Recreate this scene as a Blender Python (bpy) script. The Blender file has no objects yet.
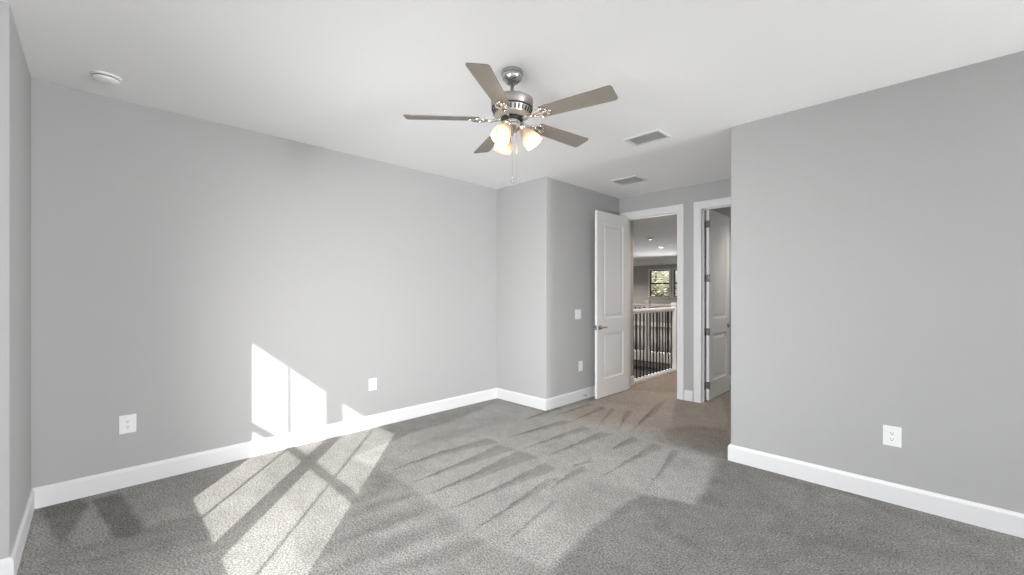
import bpy, bmesh, math, random
import numpy as np
from mathutils import Vector, Matrix
random.seed(7)
PI = math.pi
S = bpy.context.scene
COL = S.collection
R = math.radians

# ------------------------------------------------------------------ camera
CAM_H, YAW, F_PX, HOR = 1.3763, 0.788, 420.2, 292.92
cam = bpy.data.cameras.new('camera'); co = bpy.data.objects.new('camera', cam); COL.objects.link(co)
cam.sensor_width = 36.0; cam.lens = 36.0 * F_PX / 1024.0
cam.shift_y = (HOR - 287.5) / 1024.0
cam.clip_start = 0.02; cam.clip_end = 300
co.location = (0, 0, CAM_H); co.rotation_euler = (PI / 2, 0, YAW)
S.camera = co

# ------------------------------------------------------------------ light
S.view_settings.view_transform = 'Standard'; S.view_settings.look = 'None'
S.view_settings.gamma = 1.0; S.view_settings.use_curve_mapping = False
S.view_settings.exposure = 0.04
S.cycles.use_denoising = True
S.cycles.max_bounces = 10; S.cycles.diffuse_bounces = 7
S.cycles.caustics_reflective = False; S.cycles.caustics_refractive = False
S.cycles.sample_clamp_indirect = 6.0

W = bpy.data.worlds.new('world'); S.world = W; W.use_nodes = True
wn = W.node_tree.nodes; wl = W.node_tree.links
bg = wn['Background']
sky = wn.new('ShaderNodeTexSky'); sky.sky_type = 'NISHITA'; sky.sun_disc = False
sky.sun_elevation = R(28.9); sky.sun_rotation = R(130); sky.air_density = 1.0; sky.dust_density = 2.0
wl.new(sky.outputs[0], bg.inputs['Color']); bg.inputs['Strength'].default_value = 0.16

SUN_DIR = Vector((-1.0, 0.863, -0.729)).normalized()
sun = bpy.data.lights.new('sun', 'SUN'); so = bpy.data.objects.new('sun', sun); COL.objects.link(so)
sun.energy = 7.6; sun.angle = R(0.5); sun.color = (1.0, 0.985, 0.96)
so.rotation_euler = SUN_DIR.to_track_quat('-Z', 'Y').to_euler(); so.location = (6, -6, 6)

def area(name, loc, direction, sx, sy, power, color=(1, 1, 1), spread=PI):
    l = bpy.data.lights.new(name, 'AREA'); l.shape = 'RECTANGLE'; l.size = sx; l.size_y = sy
    l.energy = power; l.color = color; l.spread = spread
    o = bpy.data.objects.new(name, l); COL.objects.link(o); o.location = loc
    o.rotation_euler = Vector(direction).to_track_quat('-Z', 'Y').to_euler()
    o.visible_camera = False
    return o
# daylight through the bedroom window behind the camera and through the far loft windows
area('daylight_south_window', (-1.38, -0.80, 1.45), (-0.42, 1, -0.20), 1.7, 0.95, 72, (0.97, 0.985, 1.0), R(98))
area('fill_light_east', (7.62, 1.75, 1.25), (-1, 0, -0.05), 3.3, 2.0, 60, (0.97, 0.985, 1.0))  # added fill lamp at the made-up east window
area('fill_light_north', (4.6, 3.80, 1.35), (-0.75, -1, -0.03), 2.6, 1.8, 790, (0.97, 0.985, 1.0))  # added fill lamp at an invented opening in the right wall, evens the room
area('daylight_loft_windows', (-7.3, 15.9, 1.6), (0.3, -1, 0), 1.8, 0.8, 45, (0.97, 0.985, 1.0), R(100))

# ------------------------------------------------------------------ materials
def mat(name, col, rough=0.6, metal=0.0, bump=0.0, bscale=60.0, var=0.0, vscale=8.0, emit=None, estr=0.0, spec=0.5):
    m = bpy.data.materials.new(name); m.use_nodes = True
    nt = m.node_tree; n = nt.nodes; l = nt.links; b = n['Principled BSDF']
    b.inputs['Base Color'].default_value = (*col, 1); b.inputs['Roughness'].default_value = rough
    b.inputs['Metallic'].default_value = metal; b.inputs['Specular IOR Level'].default_value = spec
    tc = n.new('ShaderNodeTexCoord')
    if var > 0:
        nz = n.new('ShaderNodeTexNoise'); nz.inputs['Scale'].default_value = vscale; nz.inputs['Detail'].default_value = 4
        l.new(tc.outputs['Object'], nz.inputs['Vector'])
        mx = n.new('ShaderNodeMix'); mx.data_type = 'RGBA'
        mx.inputs[6].default_value = (*[c * (1 - var) for c in col], 1); mx.inputs[7].default_value = (*[min(1, c * (1 + var)) for c in col], 1)
        l.new(nz.outputs['Fac'], mx.inputs[0]); l.new(mx.outputs[2], b.inputs['Base Color'])
    if bump > 0:
        nb = n.new('ShaderNodeTexNoise'); nb.inputs['Scale'].default_value = bscale; nb.inputs['Detail'].default_value = 3
        l.new(tc.outputs['Object'], nb.inputs['Vector'])
        bp = n.new('ShaderNodeBump'); bp.inputs['Strength'].default_value = bump; bp.inputs['Distance'].default_value = 0.004
        l.new(nb.outputs['Fac'], bp.inputs['Height']); l.new(bp.outputs[0], b.inputs['Normal'])
    if emit:
        b.inputs['Emission Color'].default_value = (*emit, 1); b.inputs['Emission Strength'].default_value = estr
    return m
M = {}
M['wall'] = mat('grey_wall_paint', (0.446, 0.446, 0.446), 0.75, bump=0.12, bscale=180, spec=0.25)
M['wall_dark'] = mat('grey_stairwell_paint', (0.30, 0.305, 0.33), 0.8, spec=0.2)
M['ceil'] = mat('white_ceiling_paint', (0.93, 0.93, 0.93), 0.9, bump=0.15, bscale=140, spec=0.15)
M['trim'] = mat('white_trim_paint', (0.77, 0.77, 0.78), 0.38)
M['door'] = mat('white_door_paint', (0.80, 0.80, 0.80), 0.42, bump=0.05, bscale=25)
M['plate'] = mat('white_plastic', (0.86, 0.86, 0.86), 0.35)
M['slot'] = mat('dark_slot', (0.05, 0.05, 0.05), 0.6)
M['chrome'] = mat('polished_chrome', (0.72, 0.70, 0.67), 0.12, 1.0)
M['nickel'] = mat('brushed_nickel', (0.36, 0.335, 0.32), 0.42, 1.0, bump=0.08, bscale=90)
M['canopy'] = mat('satin_chrome', (0.50, 0.49, 0.46), 0.2, 1.0)
M['band'] = mat('satin_nickel_band', (0.62, 0.60, 0.57), 0.45, 1.0)
M['darkmetal'] = mat('dark_vent_gap', (0.04, 0.035, 0.03), 0.5, 0.3)
M['blade'] = mat('taupe_fan_blade', (0.26, 0.232, 0.203), 0.5, var=0.06, vscale=14)
M['blade_edge'] = mat('dark_blade_edge', (0.16, 0.13, 0.11), 0.5)
M['handle'] = mat('satin_steel', (0.36, 0.35, 0.34), 0.25, 1.0)
M['black'] = mat('black_iron', (0.015, 0.015, 0.017), 0.45, 0.2)
M['sash'] = mat('dark_bronze_sash', (0.03, 0.028, 0.026), 0.5)
M['grille'] = mat('vent_louvre_paint', (0.74, 0.74, 0.74), 0.55)
M['duct'] = mat('duct_grey', (0.42, 0.42, 0.42), 0.7)
M['rubber'] = mat('dark_rubber', (0.03, 0.03, 0.03), 0.7)
M['bulb'] = mat('lit_bulb', (1, 1, 1), 0.5, emit=(1.0, 0.86, 0.70), estr=0.95)
M['can'] = mat('lit_can_lens', (1, 1, 1), 0.5, emit=(1.0, 0.93, 0.82), estr=5.0)
M['bark'] = mat('bark', (0.12, 0.09, 0.06), 0.9, bump=0.5, bscale=12)
M['leaf'] = mat('olive_leaf', (0.50, 0.48, 0.33), 0.6, var=0.5, vscale=1.7)
M['grass'] = mat('lawn', (0.12, 0.17, 0.06), 0.9, var=0.3, vscale=2)
M['asphalt'] = mat('exterior_stucco', (0.55, 0.53, 0.50), 0.9)

def glass_mat():
    m = bpy.data.materials.new('window_glass'); m.use_nodes = True
    n = m.node_tree.nodes; l = m.node_tree.links; n.clear()
    o = n.new('ShaderNodeOutputMaterial'); t = n.new('ShaderNodeBsdfTransparent'); g = n.new('ShaderNodeBsdfGlossy')
    g.inputs['Roughness'].default_value = 0.02
    fr = n.new('ShaderNodeFresnel'); fr.inputs['IOR'].default_value = 1.12
    mx = n.new('ShaderNodeMixShader'); l.new(fr.outputs[0], mx.inputs[0]); l.new(t.outputs[0], mx.inputs[1]); l.new(g.outputs[0], mx.inputs[2])
    l.new(mx.outputs[0], o.inputs[0]); return m
M['glass'] = glass_mat()
def shade_mat():
    m = bpy.data.materials.new('frosted_glass_shade'); m.use_nodes = True
    n = m.node_tree.nodes; l = m.node_tree.links; b = n['Principled BSDF']; o = n['Material Output']
    b.inputs['Base Color'].default_value = (0.80, 0.74, 0.68, 1); b.inputs['Roughness'].default_value = 0.3
    tr = n.new('ShaderNodeBsdfTranslucent'); tr.inputs['Color'].default_value = (0.42, 0.35, 0.28, 1)
    mx = n.new('ShaderNodeMixShader'); mx.inputs[0].default_value = 0.5
    tp = n.new('ShaderNodeBsdfTransparent'); tp.inputs['Color'].default_value = (1, .86, .70, 1)
    m2 = n.new('ShaderNodeMixShader'); m2.inputs[0].default_value = 0.30
    l.new(b.outputs[0], mx.inputs[1]); l.new(tr.outputs[0], mx.inputs[2]); l.new(mx.outputs[0], m2.inputs[1]); l.new(tp.outputs[0], m2.inputs[2]); l.new(m2.outputs[0], o.inputs[0]); return m
M['shade'] = shade_mat()

def carpet_mat(name, use_attr=True):
    m = bpy.data.materials.new(name); m.use_nodes = True
    n = m.node_tree.nodes; l = m.node_tree.links; b = n['Principled BSDF']
    b.inputs['Roughness'].default_value = 0.95; b.inputs['Specular IOR Level'].default_value = 0.05
    b.inputs['Sheen Weight'].default_value = 0.0
    tc = n.new('ShaderNodeTexCoord')
    def noise(sc, det=2.0, rough=0.5):
        z = n.new('ShaderNodeTexNoise'); z.inputs['Scale'].default_value = sc; z.inputs['Detail'].default_value = det
        z.inputs['Roughness'].default_value = rough; l.new(tc.outputs['Object'], z.inputs['Vector']); return z
    n1 = noise(95, 4, 0.75); n2 = noise(13, 3, 0.6); n3 = noise(3.2, 3, 0.6)
    # fleck: contrasty tufts
    mr = n.new('ShaderNodeMapRange'); mr.inputs['From Min'].default_value = 0.33; mr.inputs['From Max'].default_value = 0.67
    mr.inputs['To Min'].default_value = 0.30; mr.inputs['To Max'].default_value = 1.70; l.new(n1.outputs['Fac'], mr.inputs['Value'])
    m2 = n.new('ShaderNodeMapRange'); m2.inputs['From Min'].default_value = 0.3; m2.inputs['From Max'].default_value = 0.7
    m2.inputs['To Min'].default_value = 0.93; m2.inputs['To Max'].default_value = 1.07; l.new(n2.outputs['Fac'], m2.inputs['Value'])
    m3 = n.new('ShaderNodeMapRange'); m3.inputs['From Min'].default_value = 0.3; m3.inputs['From Max'].default_value = 0.7
    m3.inputs['To Min'].default_value = 0.95; m3.inputs['To Max'].default_value = 1.05; l.new(n3.outputs['Fac'], m3.inputs['Value'])
    q = n.new('ShaderNodeMath'); q.operation = 'MULTIPLY'; l.new(mr.outputs[0], q.inputs[0]); l.new(m2.outputs[0], q.inputs[1])
    q2 = n.new('ShaderNodeMath'); q2.operation = 'MULTIPLY'; l.new(q.outputs[0], q2.inputs[0]); l.new(m3.outputs[0], q2.inputs[1])
    base = n.new('ShaderNodeVectorMath'); base.operation = 'SCALE'
    if use_attr:
        at = n.new('ShaderNodeAttribute'); at.attribute_name = 'nap'; l.new(at.outputs['Color'], base.inputs[0])
    else:
        base.inputs[0].default_value = (0.24, 0.235, 0.235)
    l.new(q2.outputs[0], base.inputs['Scale']); l.new(base.outputs[0], b.inputs['Base Color'])
    bp = n.new('ShaderNodeBump'); bp.inputs['Strength'].default_value = 0.75; bp.inputs['Distance'].default_value = 0.01
    l.new(n1.outputs['Fac'], bp.inputs['Height']); l.new(bp.outputs[0], b.inputs['Normal'])
    return m
M['carpet'] = carpet_mat('grey_cut_pile_carpet')

# ------------------------------------------------------------------ mesh helpers
def link(name, bm, m, parent=None, smooth=False, label=None):
    me = bpy.data.meshes.new(name)
    bmesh.ops.recalc_face_normals(bm, faces=bm.faces)
    bm.to_mesh(me); bm.free()
    for x in (m if isinstance(m, (list, tuple)) else [m]): me.materials.append(x)
    if smooth:
        for p in me.polygons: p.use_smooth = True
    o = bpy.data.objects.new(name, me); COL.objects.link(o)
    if parent is not None: o.parent = parent
    if label: o['label'] = label
    return o
def empty(name, loc=(0, 0, 0), rz=0):
    o = bpy.data.objects.new(name, None); COL.objects.link(o); o.location = loc; o.rotation_euler = (0, 0, rz)
    o.empty_display_size = 0.1; return o
def tag(o, label, cat, group=None, kind=None):
    o['label'] = label; o['category'] = cat
    if group: o['group'] = group
    if kind: o['kind'] = kind
    return o
def struct(o, label=None, cat=None):
    o['kind'] = 'structure'
    if label: o['label'] = label
    if cat: o['category'] = cat
    return o
def box(bm, x0, x1, y0, y1, z0, z1, bev=0.0, seg=2, edges=None):
    vs = [bm.verts.new((x, y, z)) for z in (z0, z1) for y in (y0, y1) for x in (x0, x1)]
    f = [(0, 2, 3, 1), (4, 5, 7, 6), (0, 1, 5, 4), (2, 6, 7, 3), (0, 4, 6, 2), (1, 3, 7, 5)]
    fs = [bm.faces.new([vs[i] for i in q]) for q in f]
    if bev > 0:
        es = list({e for q in fs for e in q.edges})
        if edges: es = [e for e in es if edges(e)]
        bmesh.ops.bevel(bm, geom=es, offset=bev, segments=seg, profile=0.5, affect='EDGES')
def boxobj(name, x0, x1, y0, y1, z0, z1, m, parent=None, bev=0.0, **k):
    bm = bmesh.new(); box(bm, x0, x1, y0, y1, z0, z1, bev); return link(name, bm, m, parent, **k)
def lathe(bm, prof, seg=32, mtx=None, cap=True):
    rings = []
    for r, z in prof:
        if r < 1e-5: rings.append([bm.verts.new((0, 0, z))])
        else: rings.append([bm.verts.new((r * math.cos(2 * PI * i / seg), r * math.sin(2 * PI * i / seg), z)) for i in range(seg)])
    for a, b in zip(rings, rings[1:]):
        for i in range(seg):
            j = (i + 1) % seg
            if len(a) == 1 and len(b) == 1: continue
            if len(a) == 1: bm.faces.new((a[0], b[i], b[j]))
            elif len(b) == 1: bm.faces.new((a[i], a[j], b[0]))
            else: bm.faces.new((a[i], a[j], b[j], b[i]))
    if cap:
        for rg in (rings[0], rings[-1]):
            if len(rg) > 2: bm.faces.new(rg)
    if mtx is not None:
        vs = [v for rg in rings for v in rg]; bmesh.ops.transform(bm, matrix=mtx, verts=vs)
def tube(bm, pts, r, seg=8, cap=True):
    pts = [Vector(p) for p in pts]; rings = []
    up = Vector((0, 0, 1))
    for i, p in enumerate(pts):
        t = (pts[min(i + 1, len(pts) - 1)] - pts[max(i - 1, 0)]).normalized()
        a = t.cross(up)
        if a.length < 1e-3: a = t.cross(Vector((1, 0, 0)))
        a.normalize(); b = t.cross(a)
        rr = r[i] if isinstance(r, (list, tuple)) else r
        rings.append([bm.verts.new(p + a * rr * math.cos(2 * PI * k / seg) + b * rr * math.sin(2 * PI * k / seg)) for k in range(seg)])
    for A, B in zip(rings, rings[1:]):
        for k in range(seg): bm.faces.new((A[k], A[(k + 1) % seg], B[(k + 1) % seg], B[k]))
    if cap: bm.faces.new(rings[0]); bm.faces.new(rings[-1])
def prism(bm, poly, h0, h1):
    a = [bm.verts.new((x, y, h0)) for x, y in poly]; b = [bm.verts.new((x, y, h1)) for x, y in poly]
    bm.faces.new(a); bm.faces.new(b)
    for i in range(len(poly)):
        j = (i + 1) % len(poly); bm.faces.new((a[i], a[j], b[j], b[i]))
def smooth_by_angle(o, ang=35):
    me = o.data
    for p in me.polygons: p.use_smooth = True
    bm = bmesh.new(); bm.from_mesh(me)
    for e in bm.edges:
        if len(e.link_faces) == 2 and e.calc_face_angle() > R(ang): e.smooth = False
    bm.to_mesh(me); bm.free()

# ------------------------------------------------------------------ room dimensions
H = 2.74
XL, YA, XN, YS = -4.052, -0.283, -3.075, -0.60      # left wall, its near return, jog corner, window wall
YB, XC, YD = 3.753, -3.214, 5.386                  # projecting corner, alcove side, door wall
YF, XF, XE = 3.711, -1.184, 7.50                   # right wall, its free corner, east side
WT = 0.13
YD2 = YD + WT
BIG = -11.0

# floor with vacuum marks worn into the pile (stripe colour belongs to the pile)
def inside(px, py, poly):
    c = np.zeros(px.shape, bool); n = len(poly); j = n - 1
    for i in range(n):
        xi, yi = poly[i]; xj, yj = poly[j]
        cond = ((yi > py) != (yj > py)) & (px < (xj - xi) * (py - yi) / ((yj - yi) + 1e-12) + xi)
        c ^= cond; j = i
    return c
sn, cs = math.sin(YAW), math.cos(YAW)
def floor_pt(u, v):                                # a mark measured in the photograph, as its spot on the floor
    d = F_PX * CAM_H / (v - HOR); r = d * (u - 512) / F_PX
    return (-sn * d + cs * r, cs * d + sn * r)
STEP = 0.0105
X0, X1, Y0, Y1 = XL - 0.02, 2.0, YS - 0.2, 7.4
nx = int((X1 - X0) / STEP) + 1; ny = int((Y1 - Y0) / STEP) + 1
gx = X0 + np.arange(nx) * STEP; gy = Y0 + np.arange(ny) * STEP
GX, GY = np.meshgrid(gx, gy)
rng = np.random.default_rng(3)
def smooth_noise(cell, amp):
    k = max(2, int(cell / STEP)); a = rng.standard_normal((ny // k + 3, nx // k + 3))
    yy = np.arange(ny) / k; xx = np.arange(nx) / k
    y0 = yy.astype(int); x0 = xx.astype(int); fy = (yy - y0)[:, None]; fx = (xx - x0)[None, :]
    fy = fy * fy * (3 - 2 * fy); fx = fx * fx * (3 - 2 * fx)
    A = a[y0][:, x0]; B = a[y0][:, x0 + 1]; C = a[y0 + 1][:, x0]; D = a[y0 + 1][:, x0 + 1]
    return amp * ((A * (1 - fx) + B * fx) * (1 - fy) + (C * (1 - fx) + D * fx) * fy)
JX = GX + smooth_noise(0.05, 0.004) + smooth_noise(0.02, 0.003); JY = GY + smooth_noise(0.05, 0.004) + smooth_noise(0.02, 0.003)
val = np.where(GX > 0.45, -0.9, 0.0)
def blur(a, k):
    for ax in (0, 1):
        b = a.copy()
        for s in range(1, k + 1): b = b + np.roll(a, s, ax) + np.roll(a, -s, ax)
        a = b / (2 * k + 1)
    return a
def mark(pts, amt, soft=1, mode='set', grad=None):
    global val
    poly = [floor_pt(*p) for p in pts]
    m = inside(JX, JY, poly).astype(float)
    if soft: m = blur(m, soft)
    if grad:                                       # fades along the vacuum stroke from first to second point
        a = np.array(floor_pt(*grad[0])); b = np.array(floor_pt(*grad[1])); d = b - a
        t = np.clip(((GX - a[0]) * d[0] + (GY - a[1]) * d[1]) / (d @ d), 0, 1); m = m * t
    if mode == 'set': val = val * (1 - m) + amt * m
    else: val = val + amt * m
# large lighter bands left by the strokes
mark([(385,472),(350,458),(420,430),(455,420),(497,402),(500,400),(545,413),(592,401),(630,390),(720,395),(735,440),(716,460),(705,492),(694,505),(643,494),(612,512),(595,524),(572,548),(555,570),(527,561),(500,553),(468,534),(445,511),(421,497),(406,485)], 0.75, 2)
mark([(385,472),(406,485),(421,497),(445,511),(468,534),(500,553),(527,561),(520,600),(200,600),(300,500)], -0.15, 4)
mark([(600,481),(618,486),(643,494),(642,497),(612,512),(595,523),(577,543),(555,535),(545,520),(560,500)], 0.15, 5)
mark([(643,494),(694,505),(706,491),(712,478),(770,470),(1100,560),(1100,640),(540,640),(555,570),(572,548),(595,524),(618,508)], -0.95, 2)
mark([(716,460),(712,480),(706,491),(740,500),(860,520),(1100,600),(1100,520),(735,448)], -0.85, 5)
mark([(655,442),(668,428),(700,425),(728,430),(732,452),(716,460),(690,452)], -0.15, 5)
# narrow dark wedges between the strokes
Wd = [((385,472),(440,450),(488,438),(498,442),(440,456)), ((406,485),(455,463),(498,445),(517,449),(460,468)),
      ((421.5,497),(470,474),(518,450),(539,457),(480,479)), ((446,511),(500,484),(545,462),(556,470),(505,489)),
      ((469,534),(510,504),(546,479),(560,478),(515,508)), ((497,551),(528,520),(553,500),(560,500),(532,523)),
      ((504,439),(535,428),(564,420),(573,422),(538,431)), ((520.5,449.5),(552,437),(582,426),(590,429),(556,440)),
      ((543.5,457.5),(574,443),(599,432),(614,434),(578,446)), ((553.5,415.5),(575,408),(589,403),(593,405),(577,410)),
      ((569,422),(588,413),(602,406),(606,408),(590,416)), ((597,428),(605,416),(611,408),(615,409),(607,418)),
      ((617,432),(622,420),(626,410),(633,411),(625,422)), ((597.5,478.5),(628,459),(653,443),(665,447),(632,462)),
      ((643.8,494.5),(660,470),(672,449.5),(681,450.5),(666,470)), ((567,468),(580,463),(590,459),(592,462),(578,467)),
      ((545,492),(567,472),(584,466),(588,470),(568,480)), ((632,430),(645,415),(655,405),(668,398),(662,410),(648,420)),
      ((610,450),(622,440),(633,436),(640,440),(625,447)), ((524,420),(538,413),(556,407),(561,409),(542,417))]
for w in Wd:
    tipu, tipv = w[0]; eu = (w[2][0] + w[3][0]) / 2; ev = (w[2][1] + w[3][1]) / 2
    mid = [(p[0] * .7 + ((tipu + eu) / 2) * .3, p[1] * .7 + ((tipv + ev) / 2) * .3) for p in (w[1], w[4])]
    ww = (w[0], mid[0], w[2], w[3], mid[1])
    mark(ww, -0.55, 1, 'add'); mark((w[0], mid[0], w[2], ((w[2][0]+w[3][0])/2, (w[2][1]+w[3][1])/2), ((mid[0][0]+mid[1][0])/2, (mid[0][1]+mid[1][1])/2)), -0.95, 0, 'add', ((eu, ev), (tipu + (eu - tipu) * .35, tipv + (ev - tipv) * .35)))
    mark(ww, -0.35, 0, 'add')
# marks in front of the left wall
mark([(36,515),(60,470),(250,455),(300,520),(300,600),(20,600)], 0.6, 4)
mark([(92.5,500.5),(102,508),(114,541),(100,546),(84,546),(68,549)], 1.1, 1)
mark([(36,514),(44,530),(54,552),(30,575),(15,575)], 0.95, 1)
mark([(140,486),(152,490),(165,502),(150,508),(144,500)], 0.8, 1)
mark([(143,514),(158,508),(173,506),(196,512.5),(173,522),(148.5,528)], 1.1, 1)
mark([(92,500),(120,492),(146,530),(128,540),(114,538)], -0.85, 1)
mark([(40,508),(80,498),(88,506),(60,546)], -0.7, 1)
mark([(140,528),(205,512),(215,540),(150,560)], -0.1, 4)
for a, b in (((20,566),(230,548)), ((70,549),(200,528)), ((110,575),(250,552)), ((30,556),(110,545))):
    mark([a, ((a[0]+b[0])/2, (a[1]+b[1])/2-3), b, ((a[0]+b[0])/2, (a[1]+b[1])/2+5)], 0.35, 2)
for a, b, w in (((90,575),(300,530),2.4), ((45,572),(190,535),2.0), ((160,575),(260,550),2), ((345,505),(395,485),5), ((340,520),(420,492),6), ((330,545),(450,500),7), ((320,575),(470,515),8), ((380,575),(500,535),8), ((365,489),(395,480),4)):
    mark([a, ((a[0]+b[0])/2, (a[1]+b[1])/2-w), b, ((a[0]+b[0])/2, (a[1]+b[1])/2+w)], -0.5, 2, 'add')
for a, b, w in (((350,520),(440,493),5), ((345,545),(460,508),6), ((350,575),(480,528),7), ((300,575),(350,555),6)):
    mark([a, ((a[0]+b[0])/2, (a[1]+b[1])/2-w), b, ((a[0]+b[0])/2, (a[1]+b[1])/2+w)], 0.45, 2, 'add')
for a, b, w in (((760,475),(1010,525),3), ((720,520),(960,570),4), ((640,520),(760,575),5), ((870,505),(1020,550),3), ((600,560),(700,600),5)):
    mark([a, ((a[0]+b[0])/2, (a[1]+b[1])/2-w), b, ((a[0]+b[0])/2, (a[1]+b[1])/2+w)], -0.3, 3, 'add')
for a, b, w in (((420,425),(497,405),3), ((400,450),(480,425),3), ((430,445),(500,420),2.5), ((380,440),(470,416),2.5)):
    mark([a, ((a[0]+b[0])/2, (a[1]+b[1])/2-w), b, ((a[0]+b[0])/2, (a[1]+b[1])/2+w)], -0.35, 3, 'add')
val = val + smooth_noise(0.35, 0.12) + smooth_noise(0.12, 0.10) + smooth_noise(0.05, 0.09)
val = np.clip(val, -1.3, 1.2)
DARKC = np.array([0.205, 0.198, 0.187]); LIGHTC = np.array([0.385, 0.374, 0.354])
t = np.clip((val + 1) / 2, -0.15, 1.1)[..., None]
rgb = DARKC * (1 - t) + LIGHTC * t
# warm hall light spilling through the doorways, painted into the pile colour
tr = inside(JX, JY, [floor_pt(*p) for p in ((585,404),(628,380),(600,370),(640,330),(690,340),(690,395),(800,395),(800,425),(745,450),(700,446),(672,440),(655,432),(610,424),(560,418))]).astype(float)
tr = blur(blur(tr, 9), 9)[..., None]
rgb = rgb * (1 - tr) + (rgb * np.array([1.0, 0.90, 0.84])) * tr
rgb = np.clip(rgb, 0.02, 1)
verts = np.zeros((nx * ny, 3)); verts[:, 0] = GX.ravel(); verts[:, 1] = GY.ravel()
ii = (np.arange(ny - 1)[:, None] * nx + np.arange(nx - 1)[None, :]).ravel()
# the floor keeps clear of the stairwell opening beyond the door wall
cxm = GX[:-1, :-1].ravel() + STEP / 2; cym = GY[:-1, :-1].ravel() + STEP / 2
keep = ~((cxm < -3.28) & (cym > 5.40))
ii = ii[keep]
faces = np.stack([ii, ii + 1, ii + nx + 1, ii + nx], 1)
me = bpy.data.meshes.new('floor'); me.from_pydata(verts.tolist(), [], faces.tolist())
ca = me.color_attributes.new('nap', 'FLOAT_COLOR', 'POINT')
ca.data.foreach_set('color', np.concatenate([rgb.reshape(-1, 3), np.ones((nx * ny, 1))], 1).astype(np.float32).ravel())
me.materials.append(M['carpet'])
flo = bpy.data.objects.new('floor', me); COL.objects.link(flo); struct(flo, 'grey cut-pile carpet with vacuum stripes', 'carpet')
boxobj('floor_slab', XL - .2, XE + .2, YS - .2, 5.40, -0.30, -0.004, M['asphalt'])['kind'] = 'structure'
boxobj('floor_slab', -3.28, XE + .2, 5.40, 17, -0.30, -0.004, M['asphalt'])['kind'] = 'structure'

M['carpet_plain'] = carpet_mat('grey_carpet_plain', False)
M['carpet_plain'].node_tree.nodes['Vector Math'].inputs[0].default_value = (0.214, 0.207, 0.196)
boxobj('floor_east', 1.99, XE + .02, YS - .2, YF + .1, -0.1, 0, M['carpet_plain'])['kind'] = 'structure'

# ceiling
def st_box(name, *a, m='wall', bev=0, **k):
    o = boxobj(name, *a, M[m], bev=bev); o['kind'] = 'structure'; return o
st_box('ceiling', XL - .3, XE + .3, YS - .3, YD + .06, H, H + .12, m='ceil')
st_box('ceiling', BIG - .2, XE + .3, YD + .06, 16.6, H, H + .12, m='ceil')

# walls
def vert_edge(x, y):
    return lambda e: all(abs(v.co.x - x) < 1e-4 and abs(v.co.y - y) < 1e-4 for v in e.verts)
st_box('wall_left', XL - .15, XL, YA - .15, YB + .1, -.05, H)
st_box('wall_near', XL - .15, XN, YS - .3, YA, -.05, H)
bm = bmesh.new(); box(bm, XL - .1, XC, YB, YD + .03, -.05, H, 0.014, 4, vert_edge(XC, YB)); smooth = struct(link('wall_alcove', bm, M['wall'])); smooth_by_angle(smooth, 50)
bm = bmesh.new(); box(bm, XF, 1.5, YF, YD + .03, -.05, H, 0.014, 4, vert_edge(XF, YF)); smooth = struct(link('wall_right', bm, M['wall'])); smooth_by_angle(smooth, 50)

def wall_with_holes(name, axis, a0, a1, c0, c1, holes, m, z0=-.05, z1=H):
    """a wall slab along one axis, from a0 to a1, thick c0..c1, with rectangular openings (u0,u1,z0,z1)"""
    us = sorted({a0, a1, *[h[0] for h in holes], *[h[1] for h in holes]}); zs = sorted({z0, z1, *[h[2] for h in holes], *[h[3] for h in holes]})
    bm = bmesh.new()
    solid = lambda i, j: 0 <= i < len(us) - 1 and 0 <= j < len(zs) - 1 and not any(h[0] - 1e-6 <= us[i] and us[i + 1] <= h[1] + 1e-6 and h[2] - 1e-6 <= zs[j] and zs[j + 1] <= h[3] + 1e-6 for h in holes)
    V = lambda u, c, z: bm.verts.new((u, c, z) if axis == 'x' else (c, u, z))
    for i in range(len(us) - 1):
        for j in range(len(zs) - 1):
            if not solid(i, j): continue
            u0, u1, w0, w1 = us[i], us[i + 1], zs[j], zs[j + 1]
            for c in (c0, c1): bm.faces.new([V(u0, c, w0), V(u1, c, w0), V(u1, c, w1), V(u0, c, w1)])
            for (di, dj, q) in ((-1, 0, [(u0, c0, w0), (u0, c1, w0), (u0, c1, w1), (u0, c0, w1)]), (1, 0, [(u1, c0, w0), (u1, c1, w0), (u1, c1, w1), (u1, c0, w1)]),
                                (0, -1, [(u0, c0, w0), (u1, c0, w0), (u1, c1, w0), (u0, c1, w0)]), (0, 1, [(u0, c0, w1), (u1, c0, w1), (u1, c1, w1), (u0, c1, w1)])):
                if not solid(i + di, j + dj): bm.faces.new([V(*p) for p in q])
    bmesh.ops.remove_doubles(bm, verts=bm.verts, dist=1e-5)
    return struct(link(name, bm, m))
D1A, D1B, D2A, D2B, DH = -3.122, -2.352, -2.068, -1.268, 2.442
wall_with_holes('wall_back', 'x', XC - .02, XF + .02, YD, YD2, [(D1A, D1B, -.05, DH), (D2A, D2B, -.05, DH)], M['wall'])
wall_with_holes('wall_south', 'x', XN - .1, XE + .15, YS - .15, YS, [(-2.262, -.36, 0.885, 2.43)], M['wall'])
wall_with_holes('wall_east', 'y', YS - .15, YF + .1, XE, XE + .15, [(0.05, 3.45, 0.2, 2.3)], M['wall'])

wall_with_holes('wall_right_east', 'x', 1.5, XE + .15, YF, YF + .15, [(3.25, 5.95, 0.4, 2.3)], M['wall'])
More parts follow.
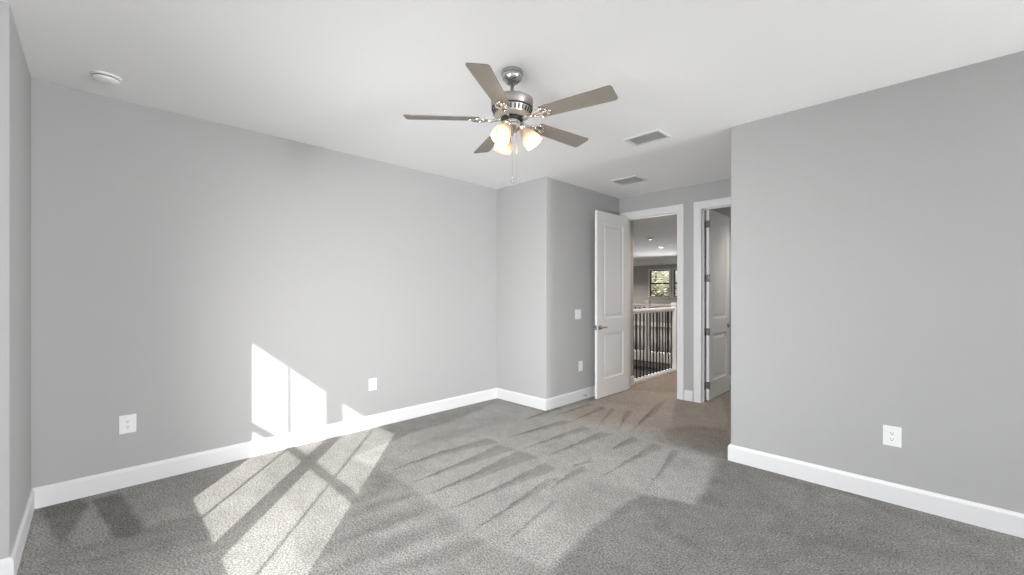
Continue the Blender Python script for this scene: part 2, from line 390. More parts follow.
# baseboards: one mitred run per wall
def offs(path, d):
    out = []
    n = len(path)
    for i, p in enumerate(path):
        p = Vector(p)
        def nrm(a, b): t = (Vector(b) - Vector(a)).normalized(); return Vector((-t.y, t.x))
        if i == 0: out.append(p + nrm(path[0], path[1]) * d)
        elif i == n - 1: out.append(p + nrm(path[-2], path[-1]) * d)
        else:
            a, b = nrm(path[i - 1], path[i]), nrm(path[i], path[i + 1]); m = (a + b).normalized(); out.append(p + m * d / max(0.2, m.dot(a)))
    return out
def baseboards(path, names, side, hh=0.132):
    prof = [(0, -.004), (.015, -.004), (.015, hh - .022), (.013, hh - .014), (.0075, hh - .006), (.006, hh), (0, hh)]
    rails = [offs(path, side * d) for d, _ in prof]
    for i, nm in enumerate(names):
        bm = bmesh.new(); A = []; B = []
        for k, (_, z) in enumerate(prof):
            A.append(bm.verts.new((*rails[k][i], z))); B.append(bm.verts.new((*rails[k][i + 1], z)))
        for k in range(len(prof)):
            j = (k + 1) % len(prof); bm.faces.new((A[k], A[j], B[j], B[k]))
        bm.faces.new(A); bm.faces.new(B)
        struct(link(nm, bm, M['trim']))
baseboards([(XN, YS), (XN, YA), (XL, YA), (XL, YB), (XC, YB), (XC, YD)], ['baseboard_window_side', 'baseboard_near', 'baseboard_left', 'baseboard_alcove', 'baseboard_alcove_side'], -1)
baseboards([(XE, YF), (XF, YF), (XF, YD)], ['baseboard_right', 'baseboard_entry'], 1)
CW = .088
baseboards([(D1B + CW, YD), (D2A - CW, YD)], ['baseboard_back'], -1)
baseboards([(XE, YS), (XE, YF)], ['baseboard_east'], 1)
baseboards([(XN, YS), (XE, YS)], ['baseboard_south'], 1)

# door casings and jambs
def casing(x0, x1, ztop, y, sgn, nm):
    bm = bmesh.new(); rv = .004
    a0, a1, t = x0 + .012 - rv, x1 - .012 + rv, ztop - .012 + rv
    def strip(p, q):  # p inner line, q outer line : stepped section
        pass
    prof = [(0, .000), (0, .011), (.012, .014), (.06, .018), (CW - .004, .018), (CW, .012), (CW, 0)]
    inner = [(a0, -.004), (a0, t), (a1, t), (a1, -.004)]
    rings = []
    for k, (d, h) in enumerate(prof):
        yy = y - sgn * h
        rings.append([bm.verts.new((a0 - d, yy, -.004)), bm.verts.new((a0 - d, yy, t + d)), bm.verts.new((a1 + d, yy, t + d)), bm.verts.new((a1 + d, yy, -.004))])
    for k in range(len(prof)):
        j = (k + 1) % len(prof)
        for s in range(3): bm.faces.new((rings[k][s], rings[k][s + 1], rings[j][s + 1], rings[j][s]))
    bm.faces.new([r[0] for r in rings]); bm.faces.new([r[3] for r in rings])
    struct(link(nm, bm, M['trim']))
def jamb(x0, x1, ztop, nm):
    bm = bmesh.new(); t = .012
    box(bm, x0, x0 + t, YD - .001, YD2 + .001, -.004, ztop); box(bm, x1 - t, x1, YD - .001, YD2 + .001, -.004, ztop); box(bm, x0 + t, x1 - t, YD - .001, YD2 + .001, ztop - t, ztop)
    # stop
    box(bm, x0 + t, x0 + t + .010, YD + .045, YD + .08, -.004, ztop - t); box(bm, x1 - t - .010, x1 - t, YD + .045, YD + .08, -.004, ztop - t); box(bm, x0 + t, x1 - t, YD + .045, YD + .08, ztop - t - .01, ztop - t)
    struct(link(nm, bm, M['trim']))
casing(D1A, D1B, DH, YD, 1, 'trim_1'); casing(D1A, D1B, DH, YD2, -1, 'trim_2')
casing(D2A, D2B, DH, YD, 1, 'trim_3'); casing(D2A, D2B, DH, YD2, -1, 'trim_4')
jamb(D1A, D1B, DH, 'trim_5'); jamb(D2A, D2B, DH, 'trim_6')

# doors: slab local x = 0..w from hinge to free edge, y = 0..thickness, z up
def make_door(name, loc, rz, w, hd, label, lever_side=1):
    root = empty(name, loc, rz); struct(root, label, 'door')
    T = .035; bm = bmesh.new()
    xs = [0, .145, w - .135, w]; zs = [0, .235, .835, 1.025, 2.285, hd]
    def face(y):
        V = [[bm.verts.new((x, y, z)) for x in xs] for z in zs]; cells = []
        for j in range(len(zs) - 1):
            for i in range(3):
                f = bm.faces.new((V[j][i], V[j][i + 1], V[j + 1][i + 1], V[j + 1][i]))
                if i == 1 and j in (1, 3): cells.append(f)
        return V, cells
    V0, c0 = face(0); V1, c1 = face(T)
    nX = len(xs) - 1; nZ = len(zs) - 1
    for i in range(nX):
        bm.faces.new((V0[0][i], V0[0][i + 1], V1[0][i + 1], V1[0][i])); bm.faces.new((V0[nZ][i], V0[nZ][i + 1], V1[nZ][i + 1], V1[nZ][i]))
    for j in range(nZ):
        bm.faces.new((V0[j][0], V0[j + 1][0], V1[j + 1][0], V1[j][0])); bm.faces.new((V0[j][nX], V0[j + 1][nX], V1[j + 1][nX], V1[j][nX]))
    bmesh.ops.recalc_face_normals(bm, faces=bm.faces)
    for f in c0 + c1:
        for th, dp in ((.008, -.006), (.014, -.003), (.020, 0.0), (.022, .006)):
            bmesh.ops.inset_individual(bm, faces=[f], thickness=th, depth=dp, use_even_offset=True)
    es = [e for e in bm.edges if all((abs(v.co.x) < 1e-5 or abs(v.co.x - w) < 1e-5) for v in e.verts) and len(e.link_faces) == 2 and e.calc_face_angle() > 1 and abs(e.verts[0].co.z - e.verts[1].co.z) > .01]
    bmesh.ops.bevel(bm, geom=es, offset=.002, segments=1, affect='EDGES')
    slab = link('door_slab', bm, M['door'], root)
    # lever sets on both faces
    zc = .915; xc = w - .062
    for s, y in ((-1, 0), (1, T)):
        hb = bmesh.new()
        lathe(hb, [(.0, .0), (.031, .0), (.031, .006), (.026, .011), (.012, .013), (.011, .045), (.0, .045)], 20, Matrix.Translation((xc, y, zc)) @ Matrix.Rotation(-s * PI / 2, 4, 'X'), cap=False)
        hh_ = link('door_handle', hb, M['handle'], root, smooth=True, label='steel lever handle')
        lb = bmesh.new(); yy = y + s * .043
        tube(lb, [(xc + .006, yy, zc), (xc - .02, yy, zc + .001), (xc - .055, yy, zc + .006), (xc - .09, yy, zc + .003), (xc - .115, yy - s * .006, zc - .004)], [.0095, .009, .0075, .007, .006], 10)
        link('lever', lb, M['handle'], hh_, smooth=True)
    boxobj('latch_plate', w - .0005, w + .0015, .006, T - .006, zc - .03, zc + .03, M['handle'], root)
    for z in (.19, .87, 1.55, hd - .19):
        hb = bmesh.new(); tube(hb, [(-.004, -.006, z - .045), (-.004, -.006, z + .045)], .0065, 10); box(hb, -.0015, .0, 0.0, T - .004, z - .045, z + .045)
        link('hinge', hb, M['handle'], root)
    return root
# door 1 swings into the room: hinged on the left jamb, leaf lies along -y, knuckle side towards the jamb
make_door('door_1', (-3.092, YD - .012, .012), -PI / 2, .79, 2.428, 'white two-panel door swung into the room beside the loft doorway')
# door 2 swings away from the room
make_door('door_2', (-2.012, YD2 + .006, .012), PI / 2 + R(1.2), .80, 2.428, 'white two-panel door swung away inside the right-hand doorway')
# hinge leaves on the second door's jamb
bm = bmesh.new()
for z in (.20, .88, 1.56, 2.25): box(bm, D2A + .0115, D2A + .014, YD2 - .034, YD2 - .002, z - .045, z + .045, 0)
o = link('trim_7', bm, M['handle']); struct(o, 'steel hinge leaves on the door jamb')

# small room behind door 2
st_box('wall_closet_back', -2.30, XF + .6, 7.3, 7.42, -.05, H)
st_box('wall_closet_right', XF + .45, XF + .57, YD2, 7.3, -.05, H)
st_box('wall_closet_left', -2.30, -2.17, YD2, 7.42, -.05, H)
baseboards([(-2.17, YD2 + .02), (-2.17, 7.3), (XF + .45, 7.3)], ['baseboard_closet_left', 'baseboard_closet'], -1)

# ------------------------------------------------------------------ loft beyond door 1
M['loftcarpet'] = carpet_mat('loft_carpet', False)
RY2 = 8.87
st_box('floor_loft', -3.28, -2.30, 7.39, 16.4, -.3, 0.0, m='loftcarpet')
st_box('floor_loft', BIG, -3.28, RY2, 16.4, -.3, 0.0, m='loftcarpet')
st_box('wall_hall_stub', -3.30, -3.20, YD2, 5.76, -.3, H)
baseboards([(-3.20, YD2 + .02), (-3.20, 5.762)], ['baseboard_hall'], -1)
st_box('wall_stair_south', BIG, -3.28, YD2 - .05, YD2 + .05, -3, H)
st_box('wall_loft_west', BIG - .15, BIG, YD2, 16.5, -3, H)
st_box('wall_loft_east', -2.30, -2.17, 7.42, 16.4, -.05, H)
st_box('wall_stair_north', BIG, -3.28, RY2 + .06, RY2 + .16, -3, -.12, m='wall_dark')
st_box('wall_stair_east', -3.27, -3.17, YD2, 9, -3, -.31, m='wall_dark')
st_box('floor_below', BIG, -3.2, YD2, 9, -3.1, -3.0, m='loftcarpet')
YW = 16.3
WX = [(-8.30, -7.47), (-7.29, -6.46)]; WZ = (1.225, 2.30)
wall_with_holes('wall_loft_north', 'x', BIG, -2.17, YW, YW + .15, [(a, b, *WZ) for a, b in WX], M['wall'], z0=-.3)
baseboards([(BIG, YW), (-2.30, YW)], ['baseboard_loft'], -1, .17)
# dropped beam along the far wall
st_box('trim_8', BIG, -2.30, YW - .35, YW, 2.52, H, m='ceil')
# fascia along both stairwell edges
st_box('trim_9', BIG, -3.28, RY2 - .02, RY2, -.16, .0, m='trim')
st_box('trim_10', -3.30, -3.28, 5.76, RY2, -.3, .0, m='trim')

def window(name, x0, x1, z0, z1, y, label, dark=True, munt=False, sy=1):
    root = empty(name, ((x0 + x1) / 2, y, z0)); struct(root, label, 'window'); ox, oz = (x0 + x1) / 2, z0
    fm = M['sash'] if dark else M['trim']
    def bx(nm, a, b, c, d, e, f, m, p): return boxobj(nm, a - ox, b - ox, c, d, e - oz, f - oz, m, p)
    bm = bmesh.new(); t = .03; zm = (z0 + z1) / 2
    for q in ((x0, x0 + t, z0, z1), (x1 - t, x1, z0, z1), (x0 + t, x1 - t, z0, z0 + t), (x0 + t, x1 - t, z1 - t, z1)): box(bm, q[0] - ox, q[1] - ox, .04, .09, q[2] - oz, q[3] - oz)
    fr = link('window_frame', bm, fm, root)
    bx('sash_rail', x0 + t, x1 - t, .05, .085, zm - .03, zm + .03, fm, root)
    bx('window_pane', x0 + t, x1 - t, .066, .070, z0 + t, zm - .03, M['glass'], root)
    bx('window_pane', x0 + t, x1 - t, .066, .070, zm + .03, z1 - t, M['glass'], root)
    # white casing and stool on the room side
    bm = bmesh.new(); c = .055
    for q in ((x0 - c, x0, z0 - .0, z1 + c), (x1, x1 + c, z0, z1 + c), (x0, x1, z1, z1 + c)): box(bm, q[0] - ox, q[1] - ox, -.014, 0, q[2] - oz, q[3] - oz)
    link('casing', bm, M['trim'], root)
    bx('window_sill', x0 - .07, x1 + .07, -.04, .045, z0 - .03, z0, M['trim'], root)
window('window_1', *WX[0], *WZ, YW, 'left dark-sashed window on the far loft wall')
window('window_2', *WX[1], *WZ, YW, 'right dark-sashed window on the far loft wall')

# bedroom window behind the camera: two mulled sashes with a centre muntin each
YG = -0.66
r3 = empty('window_3', (-1.38, YG, .95)); struct(r3, 'paired white windows behind the camera', 'window')
bm = bmesh.new()
def fb(x0, x1, z0, z1, y0=-.018, y1=.018): box(bm, x0 + 1.38, x1 + 1.38, y0, y1, z0 - .95, z1 - .95)
gl = (-2.247, -1.470); gr = (-1.320, -.520); zb, zt = .938, 2.322
fb(-2.30, gl[0], .86, 2.45); fb(gl[1], gr[0], .86, 2.45); fb(gr[1], -.34, .86, 2.45)
for a, b in (gl, gr): fb(a, b, .86, zb); fb(a, b, zt, 2.45)
link('window_frame', bm, M['trim'], r3)
for a, b in (gl, gr):
    bm = bmesh.new(); fb(a, b, 1.575, 1.632, -.012, .012); sr = link('sash_rail', bm, M['trim'], r3)
    m_ = (a + b) / 2; bm = bmesh.new(); fb(m_ - .009, m_ + .009, zb, 1.575, -.006, .006); fb(m_ - .009, m_ + .009, 1.632, zt, -.006, .006); link('muntin', bm, M['trim'], r3)
    for z0, z1 in ((zb, 1.575), (1.632, zt)):
        bm = bmesh.new(); fb(a, b, z0, z1, -.002, .002); link('window_pane', bm, M['glass'], r3)
# east side: made-up wide window for fill light, with an added sun block outside
r4 = empty('added_window_east', (XE + .06, 1.75, .2)); struct(r4, 'added wide white window on the unseen east side', 'window')
bm = bmesh.new()
for a, b, c, d in ((-1.70, -1.65, 0, 2.1), (1.65, 1.70, 0, 2.1), (-.03, .03, 0, 2.1)): box(bm, -.02, .02, a, b, c, d)
box(bm, -.02, .02, -1.65, 1.65, 0, .05); box(bm, -.02, .02, -1.65, 1.65, 2.05, 2.1)
link('window_frame', bm, M['trim'], r4)  # frame of the added east window
boxobj('window_pane', -.002, .002, -1.65, 1.65, .05, 2.05, M['glass'], r4)  # pane of the added east window
r5 = empty('added_window_north', (4.6, YF + .07, .4)); struct(r5, 'added white window in the right wall, out of view', 'window')  # made-up window, gives the north fill lamp an opening
bm = bmesh.new()
for a, b, c, d in ((-1.35, -1.30, 0, 1.9), (1.30, 1.35, 0, 1.9), (-.025, .025, .05, 1.85), (-1.3, 1.3, 0, .05), (-1.3, 1.3, 1.85, 1.9)): box(bm, a, b, -.02, .02, c, d)
link('window_frame', bm, M['trim'], r5)  # frame of the added north window
boxobj('window_pane', -1.3, 1.3, -.002, .002, .05, 1.85, M['glass'], r5)  # pane of the added north window
st_box('sun_block_roof', XE + .15, XE + 3.4, -3.0, 5.0, 2.60, 2.74, m='trim')  # unseen roof and walls added to keep sun out of the east opening
st_box('sun_block_wall', XE + 3.3, XE + 3.4, -3.0, 5.0, -.3, 2.60, m='asphalt')
st_box('sun_block_side', XE + .15, XE + 3.4, -3.0, -2.9, -.3, 2.60, m='asphalt')

# ------------------------------------------------------------------ railings
def railing(name, label, p0, p1, n, newels, loc_top=1.125):
    p0 = Vector(p0); p1 = Vector(p1); L = (p1 - p0).length; ang = math.atan2(p1.y - p0.y, p1.x - p0.x)
    root = empty(name, (p0.x, p0.y, 0), ang); tag(root, label, 'railing', None)
    bm = bmesh.new(); box(bm, 0, L, -.032, .032, loc_top - .045, loc_top, .012, 3); box(bm, 0, L, -.018, .018, loc_top - .065, loc_top - .045)
    link('handrail', bm, M['trim'], root)
    bm = bmesh.new(); box(bm, 0, L, -.045, .045, 0, .045, .004, 1); box(bm, 0, L, -.022, .022, .045, .062)
    link('bottom_rail', bm, M['trim'], root)
    for x in newels:
        bm = bmesh.new(); w = .045
        box(bm, x - w, x + w, -w, w, 0, 1.17, .004, 1); box(bm, x - w - .012, x + w + .012, -w - .012, w + .012, 1.165, 1.185, .003, 1)
        prism(bm, [(x - w, -w), (x + w, -w), (x + w, w), (x - w, w)], 1.185, 1.205); box(bm, x - w - .008, x + w + .008, -w - .008, w + .008, 0, .12, .004, 1)
        link('newel_post', bm, M['trim'], root)
    first = None
    for i in range(n):
        x = L * (i + .5) / n
        if any(abs(x - q) < .07 for q in newels): continue
        if first is None:
            bm = bmesh.new(); box(bm, -.0075, .0075, -.0075, .0075, .055, loc_top - .05); box(bm, -.012, .012, -.012, .012, .055, .075)
            first = link('baluster', bm, M['black'], root); first.location = (x, 0, 0); first['label'] = 'square black iron baluster'
        else:
            c = first.copy(); COL.objects.link(c); c.parent = root; c.location = (x, 0, 0)
    return root
railing('stair_railing', 'white railing with black balusters just outside the open doorway', (-3.235, 5.765), (-3.235, 7.30), 14, [1.50])
railing('stair_railing', 'white railing with black balusters across the stairwell, behind the nearer railing', (-9.0, RY2 + .03), (-3.30, RY2 + .03), 52, [4.42, 1.2])
boxobj('wall_bracket', 0, 0.012, 0, 0, 0, 0, M['black']) if 0 else None

# ------------------------------------------------------------------ ceiling fixtures
def recessed(loc, label, lit=True, power=12, col=(1, .9, .78)):
    r = empty('recessed_light', (loc[0], loc[1], H)); tag(r, label, 'ceiling light')
    bm = bmesh.new(); lathe(bm, [(.062, .0), (.062, -.004), (.09, -.006), (.094, -.001), (.094, .0)], 28, cap=False); link('trim_ring', bm, M['trim'], r, smooth=True)
    bm = bmesh.new(); lathe(bm, [(0, -.003), (.062, -.003), (.062, 0), (0, 0)], 24, cap=False); link('lens', bm, M['can'], r, label='glowing round lens')
    l = bpy.data.lights.new('can_light', 'SPOT'); l.energy = power; l.color = col; l.spot_size = R(140); l.spot_blend = .8; l.shadow_soft_size = .06
    o = bpy.data.objects.new('can_light', l); COL.objects.link(o); o.parent = r; o.location = (0, 0, -.02)
recessed((-5.79, 12.07), 'lit round recessed ceiling light in the loft beyond the open door', power=300)
recessed((-2.75, 6.55), 'added unseen round ceiling light over the hall just outside the doorway', power=140, col=(1, .84, .72))  # unseen can put in to warm the carpet by the doorway
recessed((-1.35, 6.75), 'added unseen round ceiling light in the small room behind the right-hand door', power=80, col=(1, .95, .88))  # out-of-view can added to brighten the small room and its door
recessed((-4.9, 7.2), 'added unseen round ceiling light above the stairwell', power=200)  # hidden can added to lift the hall ceiling and walls
recessed((-9.0, 14.3), 'added unseen round ceiling light near the far loft windows', power=420)  # hidden can added to brighten the far loft wall
def detector(loc, label, r0=.068):
    r = empty('smoke_detector', (loc[0], loc[1], H)); tag(r, label, 'smoke detector')
    bm = bmesh.new(); lathe(bm, [(0, 0), (r0, 0), (r0, -.008), (r0 * .94, -.012), (0, -.012)], 40, cap=False); link('base_plate', bm, M['plate'], r, smooth=False)
    bm = bmesh.new(); lathe(bm, [(r0 * .80, -.012), (r0 * .80, -.0185)], 36, cap=False); link('sensor_slot', bm, M['darkmetal'], r, label='dark sensor gap')
    bm = bmesh.new(); lathe(bm, [(0, -.0185), (r0 * .90, -.0185), (r0 * .88, -.028), (r0 * .70, -.036), (r0 * .3, -.039), (0, -.039)], 40, cap=False); c = link('cover', bm, M['plate'], r); smooth_by_angle(c, 40)
detector((-3.68, .055), 'round white smoke detector on the bedroom ceiling near the left wall', .072)
detector((-4.98, 9.79), 'round white smoke detector on the loft ceiling beyond the open door')

def vent(x0, x1, y0, y1, label, rz=0):
    cx, cy = (x0 + x1) / 2, (y0 + y1) / 2; w, d = (x1 - x0), (y1 - y0)
    r = empty('ceiling_vent', (cx, cy, H), rz); tag(r, label, 'air vent', 'ceiling air vents')
    bm = bmesh.new(); f = .028
    for q in ((-w/2, w/2, -d/2, -d/2 + f), (-w/2, w/2, d/2 - f, d/2), (-w/2, -w/2 + f, -d/2 + f, d/2 - f), (w/2 - f, w/2, -d/2 + f, d/2 - f)): box(bm, q[0], q[1], q[2], q[3], -.010, 0, .003, 1)
    link('vent_frame', bm, M['trim'], r)
    boxobj('duct_opening', -w/2 + f, w/2 - f, -d/2 + f, d/2 - f, -.003, -.001, M['duct'], r)
    n = 9; first = None
    for i in range(n):
        y = -d/2 + f + (d - 2 * f) * (i + .5) / n
        if first is None:
            bm = bmesh.new(); box(bm, -w/2 + f, w/2 - f, -.012, .012, -.0008, .0008); bmesh.ops.rotate(bm, verts=bm.verts, cent=(0, 0, 0), matrix=Matrix.Rotation(R(28), 3, 'X'))
            first = link('louvre', bm, M['grille'], r); first.location = (0, y, -.0085)
        else:
            c = first.copy(); COL.objects.link(c); c.parent = r; c.location = (0, y, -.0085)
vent(-1.945, -1.612, 3.325, 3.560, 'white louvred ceiling vent nearer the fan')
vent(-2.785, -2.435, 4.440, 4.735, 'white louvred ceiling vent just in front of the doorways')

# ------------------------------------------------------------------ wall plates  (local: x along wall, y out of wall, z up)
def plate(name, loc, rz, label, cat, kind='outlet', w=.08, h=.125, group=None):
    r = empty(name, loc, rz); tag(r, label, cat, group)
    bm = bmesh.new(); box(bm, -w/2, w/2, 0, .006, -h/2, h/2, .0025, 2); link('cover_plate', bm, M['plate'], r)
    if kind == 'outlet':
        for s in (-1, 1):
            bm = bmesh.new(); poly = [(.017 * math.cos(a), .0145 * math.sin(a)) for a in [2 * PI * i / 20 for i in range(20)]]
            prism(bm, [(x, z) for x, z in poly], .0, .0085)
            bmesh.ops.rotate(bm, verts=bm.verts, cent=(0, 0, 0), matrix=Matrix.Rotation(PI / 2, 3, 'X')); bmesh.ops.translate(bm, verts=bm.verts, vec=(0, .0085, s * .0195))
            k = link('socket', bm, M['plate'], r)
            bm = bmesh.new(); z = s * .0195
            box(bm, -.0075, -.0052, .0083, .0090, z - .001, z + .008); box(bm, .0052, .0075, .0083, .0090, z - .001, z + .008); lathe(bm, [(0, .0), (.003, 0), (.003, .0007), (0, .0007)], 10, Matrix.Translation((0, .0083, z - .008)) @ Matrix.Rotation(-PI / 2, 4, 'X'), cap=False)
            link('socket_slots', bm, M['slot'], k)
        bm = bmesh.new(); lathe(bm, [(0, 0), (.0035, 0), (.003, .0012), (0, .0012)], 10, Matrix.Translation((0, .006, 0)) @ Matrix.Rotation(-PI / 2, 4, 'X'), cap=False); link('screw', bm, M['plate'], r)
    elif kind == 'blank':
        bm = bmesh.new(); box(bm, -w * .22, w * .22, .005, .0085, -h * .28, h * .28, .001, 1); link('insert', bm, M['plate'], r)
    else:
        for s in ((-1, 1)):
            bm = bmesh.new(); box(bm, s * .023 - .0165, s * .023 + .0165, .005, .0085, -.033, .033, .001, 1)
            for v in bm.verts:
                if v.co.z > 0.02 and v.co.y > .006: v.co.y += .003
            link('rocker', bm, M['plate'], r)
# rz: local +y must point off the wall
plate('wall_outlet', (XL, .170, .443), -PI / 2, 'white duplex outlet low on the left wall, left of the sunlight patch', 'outlet', w=.092, h=.130)
plate('wall_plate', (XL, 2.02, .443), -PI / 2, 'white wall plate low on the left wall, right of the sunlight patch', 'wall plate', 'blank', w=.088, h=.122)
plate('light_switch', (XC, 4.385, 1.104), -PI / 2, 'white double light switch beside the open door', 'light switch', 'switch', w=.125, h=.125)
plate('wall_plate', (XC, 4.44, .436), -PI / 2, 'white wall plate low below the light switch', 'wall plate', 'blank', w=.085, h=.13)
plate('wall_outlet', (-.196, YF, .438), PI, 'white duplex outlet low on the right-hand wall', 'outlet', w=.090, h=.130)

# door stops
def stop(loc, rz, label):
    r = empty('door_stop', loc, rz); tag(r, label, 'door stop')
    bm = bmesh.new(); lathe(bm, [(0, 0), (.012, 0), (.012, .004), (.006, .008), (.006, .055), (0, .055)], 14, Matrix.Rotation(-PI / 2, 4, 'X'), cap=False); link('stem', bm, M['handle'], r, smooth=True)
    bm = bmesh.new(); lathe(bm, [(0, .055), (.009, .055), (.010, .068), (0, .070)], 14, Matrix.Rotation(-PI / 2, 4, 'X'), cap=False); link('rubber_tip', bm, M['plate'], r, smooth=True)
stop((XC + .015, 4.50, .055), -PI / 2, 'small door stop on the baseboard behind the open door')
stop((-2.155, 6.28, .055), -PI / 2, 'small door stop on the baseboard behind the right-hand door')

# ------------------------------------------------------------------ ceiling fan
FX, FY = -1.836, 1.827
fan = empty('ceiling_fan', (FX, FY, H)); tag(fan, 'five-blade nickel ceiling fan with three lit frosted shades', 'ceiling fan')
bm = bmesh.new(); lathe(bm, [(.0, 0), (.066, 0), (.068, -.006), (.068, -.022), (.063, -.026), (.063, -.032), (.058, -.050), (.042, -.068), (.026, -.078), (.0, -.080)], 40, cap=False)
c = link('canopy', bm, M['canopy'], fan); smooth_by_angle(c, 40)
bm = bmesh.new(); tube(bm, [(0, 0, -.075), (0, 0, -.18)], .0115, 16); link('downrod', bm, M['nickel'], fan, smooth=True)
zT = 2.565 - H
bm = bmesh.new(); lathe(bm, [(0, zT + .012), (.028, zT + .012), (.03, zT + .002), (.122, zT), (.130, zT - .006), (.130, zT - .012), (.125, zT - .058), (.121, zT - .062), (.0, zT - .062)], 56, cap=False)
c = link('motor_housing', bm, M['nickel'], fan); smooth_by_angle(c, 40)
# vented lower band
bm = bmesh.new(); lathe(bm, [(.112, zT - .060), (.120, zT - .064), (.108, zT - .100), (.085, zT - .112), (0, zT - .114)], 56, cap=False)
c = link('vent_band', bm, M['band'], fan); smooth_by_angle(c, 40)
bm = bmesh.new()
for i in range(30):
    a = 2 * PI * i / 30; mtx = Matrix.Rotation(a, 4, 'Z')
    n0 = len(bm.verts); vs0 = set(bm.verts)
    box(bm, .1085, .1215, -.0042, .0042, zT - .094, zT - .069)
    nv = [v for v in bm.verts if v not in vs0]
    for v in nv:
        if v.co.z < zT - .08: v.co.x -= .0075
        else: v.co.x += .0
    bmesh.ops.transform(bm, matrix=mtx, verts=nv)
lathe(bm, [(.1262, zT - .0565), (.1275, zT - .0575), (.1265, zT - .0625), (.1215, zT - .0645), (.118, zT - .064)], 56, cap=False)
c = link('vent_slots', bm, M['darkmetal'], fan)
bm = bmesh.new(); lathe(bm, [(0, zT - .113), (.068, zT - .113), (.070, zT - .120), (.062, zT - .126), (0, zT - .126)], 40, cap=False); link('flywheel', bm, M['darkmetal'], fan, smooth=False)
# light kit body
bm = bmesh.new(); lathe(bm, [(0, zT - .124), (.048, zT - .124), (.052, zT - .132), (.050, zT - .150), (.056, zT - .158), (.056, zT - .172), (.046, zT - .182), (.028, zT - .196), (.014, zT - .208), (.008, zT - .220), (0, zT - .224)], 36, cap=False)
c = link('light_kit', bm, M['chrome'], fan); smooth_by_angle(c, 40)
# blades and irons
ZB = 2.445 - H; PITCH = R(-12)
def blade_outline():
    pts = []; w0, w1, r0, r1 = .050, .0625, .200, .652; cr = .018
    pts += [(r0, -w0 + .012), (r0 + .012, -w0)]
    pts += [(r1 - cr * 1.3, -w1)]
    for k in range(1, 6): a = -PI/2 + k * PI/2 / 6; pts.append((r1 - cr + cr * math.cos(a), -w1 + cr + cr * math.sin(a)))
    for k in range(0, 6): a = k * PI/2 / 6; pts.append((r1 - cr + cr * math.cos(a), w1 - cr + cr * math.sin(a)))
    pts += [(r1 - cr * 1.3, w1), (r0 + .012, w0), (r0, w0 - .012)]
    return pts
def iron(bm):
    # curled bracket: neck from flywheel then two scrolls gripping the blade root
    tube(bm, [(.060, 0, .006), (.095, 0, -.004), (.130, 0, -.012), (.160, 0, -.009)], [.011, .010, .009, .009], 8)
    for s in (-1, 1):
        tube(bm, [(.150, 0, -.010), (.168, s * .018, -.010), (.188, s * .036, -.009), (.212, s * .040, -.009), (.236, s * .030, -.009), (.246, s * .014, -.009)], [.007, .007, .0065, .006, .006, .005], 8)
        lathe(bm, [(0, -.013), (.009, -.011), (.009, -.004), (0, -.004)], 12, Matrix.Translation((.242, s * .018, 0)), cap=False)
    box(bm, .150, .262, -.010, .010, -.012, -.004, .002, 1)
    lathe(bm, [(0, -.014), (.010, -.012), (.010, -.004), (0, -.004)], 12, Matrix.Translation((.262, 0, 0)), cap=False)
b0 = i0 = None
for k in range(5):
    ang = R(12.4 + 72 * k)
    if b0 is None:
        bm = bmesh.new(); prism(bm, blade_outline(), -.003, .003)
        for f in bm.faces:
            if abs(f.normal.z) < .5 and len(f.verts) == 4: f.material_index = 1
        b0 = link('fan_blade', bm, [M['blade'], M['blade_edge']], fan)
        for p in b0.data.polygons: p.material_index = 1 if abs(p.normal.z) < .5 else 0
        bm = bmesh.new(); iron(bm); i0 = link('blade_iron', bm, M['chrome'], b0, smooth=True); o = b0; oi = i0
    else:
        o = b0.copy(); COL.objects.link(o); o.parent = fan; oi = i0.copy(); COL.objects.link(oi); oi.parent = o
    o.location = (0, 0, ZB); o.rotation_mode = 'XYZ'
    o.rotation_euler = (Matrix.Rotation(ang, 4, 'Z') @ Matrix.Rotation(PITCH, 4, 'X')).to_euler()
# shades
def shade_prof():
    out = [(.022, 0), (.026, -.012), (.036, -.032), (.046, -.054), (.053, -.080), (.057, -.106), (.0585, -.124)]
    inn = [(r - .003, z) for r, z in reversed(out)]
    return out + inn
for k, adeg in enumerate((44, 164, 284)):
    a = R(adeg); d = Vector((math.cos(a), math.sin(a), 0))
    bm = bmesh.new()
    p0 = d * .040 + Vector((0, 0, zT - .164)); p1 = d * .052 + Vector((0, 0, zT - .156)); p2 = d * .060 + Vector((0, 0, zT - .166))
    tube(bm, [p0, p1, p2], .009, 10)
    axis = (d * math.sin(R(36)) - Vector((0, 0, math.cos(R(36)))))
    q = axis.to_track_quat('-Z', 'Y').to_matrix().to_4x4()
    mtx = Matrix.Translation(p1 + axis * .006) @ q
    lathe(bm, [(0, .004), (.022, .002), (.029, -.006), (.030, -.024), (.026, -.028), (0, -.028)], 24, mtx, cap=False)
    arm = link('lamp_holder', bm, M['chrome'], fan, smooth=True)
    bm = bmesh.new(); lathe(bm, shade_prof(), 36, Matrix.Translation(p1 + axis * .022) @ q, cap=False); link('lamp_shade', bm, M['shade'], fan, smooth=True, label='frosted white glass bell shade')
    bm = bmesh.new(); lathe(bm, [(0, -.030), (.013, -.032), (.014, -.045), (.024, -.065), (.029, -.085), (.025, -.104), (.012, -.114), (0, -.116)], 20, Matrix.Translation(p1 + axis * .010) @ q, cap=False); link('bulb', bm, M['bulb'], arm, smooth=True)
    l = bpy.data.lights.new('bulb_light', 'POINT'); l.energy = 2.1; l.color = (1.0, .84, .68); l.shadow_soft_size = .02
    o = bpy.data.objects.new('bulb_light', l); COL.objects.link(o); o.parent = fan; o.location = p1 + axis * .138
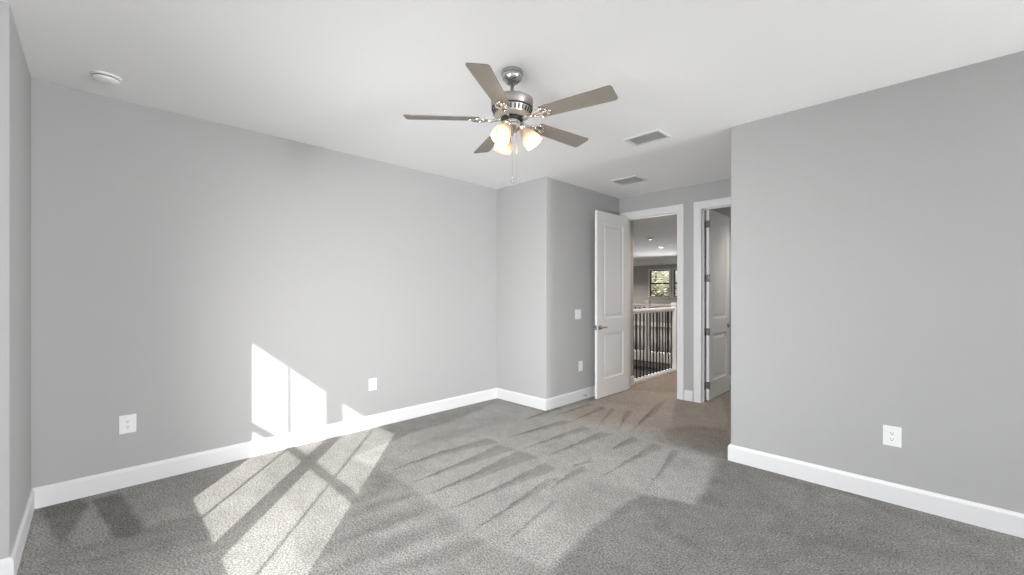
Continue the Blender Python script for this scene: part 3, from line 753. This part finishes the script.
# pull chains
for (dx, dy, zb_, lab) in ((.028, -.026, 2.045, 'longer'), (.030, .012, 2.065, 'shorter')):
    bm = bmesh.new(); z = zT - .17; zz = zb_ - H
    tube(bm, [(dx, dy, z), (dx, dy, zz + .03)], .0013, 6)
    i = 0; ch = link('pull_chain', bm, M['chrome'], fan)
    bm = bmesh.new(); lathe(bm, [(0, 0), (.004, .002), (.0055, .012), (.004, .026), (.002, .034), (0, .035)], 12, Matrix.Translation((dx, dy, zz)), cap=False); link('chain_pull', bm, M['nickel'], ch, smooth=True)

# ------------------------------------------------------------------ outside the loft windows
st_box('ground', -60, 40, -20, 70, -3.6, -3.5, m='grass')
def tree(loc, hgt, cr, label, seed):
    rnd = random.Random(seed); r = empty('tree', loc); tag(r, label, 'tree', 'trees outside the loft windows')
    bm = bmesh.new(); tube(bm, [(0, 0, 0), (.1, 0, hgt * .4), (-.05, .1, hgt * .75), (0, 0, hgt * .95)], [.2, .16, .1, .04], 8)
    tips = []
    for k in range(9):
        a = rnd.uniform(0, 2 * PI); z = hgt * rnd.uniform(.35, .8); e = Vector((math.cos(a) * cr * .8, math.sin(a) * cr * .8, z + rnd.uniform(.3, 1.2)))
        tube(bm, [(0, 0, z), e * .5 + Vector((0, 0, z * .5)), e], [.07, .05, .02], 6); tips.append(e)
    link('trunk', bm, M['bark'], r, smooth=True)
    bm = bmesh.new()
    for _ in range(3800):
        c_ = rnd.choice(tips) if rnd.random() < .6 else Vector((0, 0, hgt * .75))
        p = c_ + Vector((rnd.gauss(0, cr * .33), rnd.gauss(0, cr * .33), rnd.gauss(0, hgt * .15))); s = rnd.uniform(.05, .12)
        q = Matrix.Translation(p) @ Matrix.Rotation(rnd.uniform(0, 6.3), 4, 'Z') @ Matrix.Rotation(rnd.uniform(-1.2, 1.2), 4, 'X')
        vs = [bm.verts.new(q @ Vector(v)) for v in ((-s, 0, 0), (0, -s * .45, .01), (s, 0, 0), (0, s * .45, .01))]; bm.faces.new(vs)
    link('foliage', bm, M['leaf'], r)
tree((-10.6, 21.5, -3.5), 6.4, 1.9, 'leafy green tree seen through the left loft window', 1)
tree((-4.2, 23.5, -3.5), 6.9, 2.0, 'leafy green tree seen through the right loft window', 2)
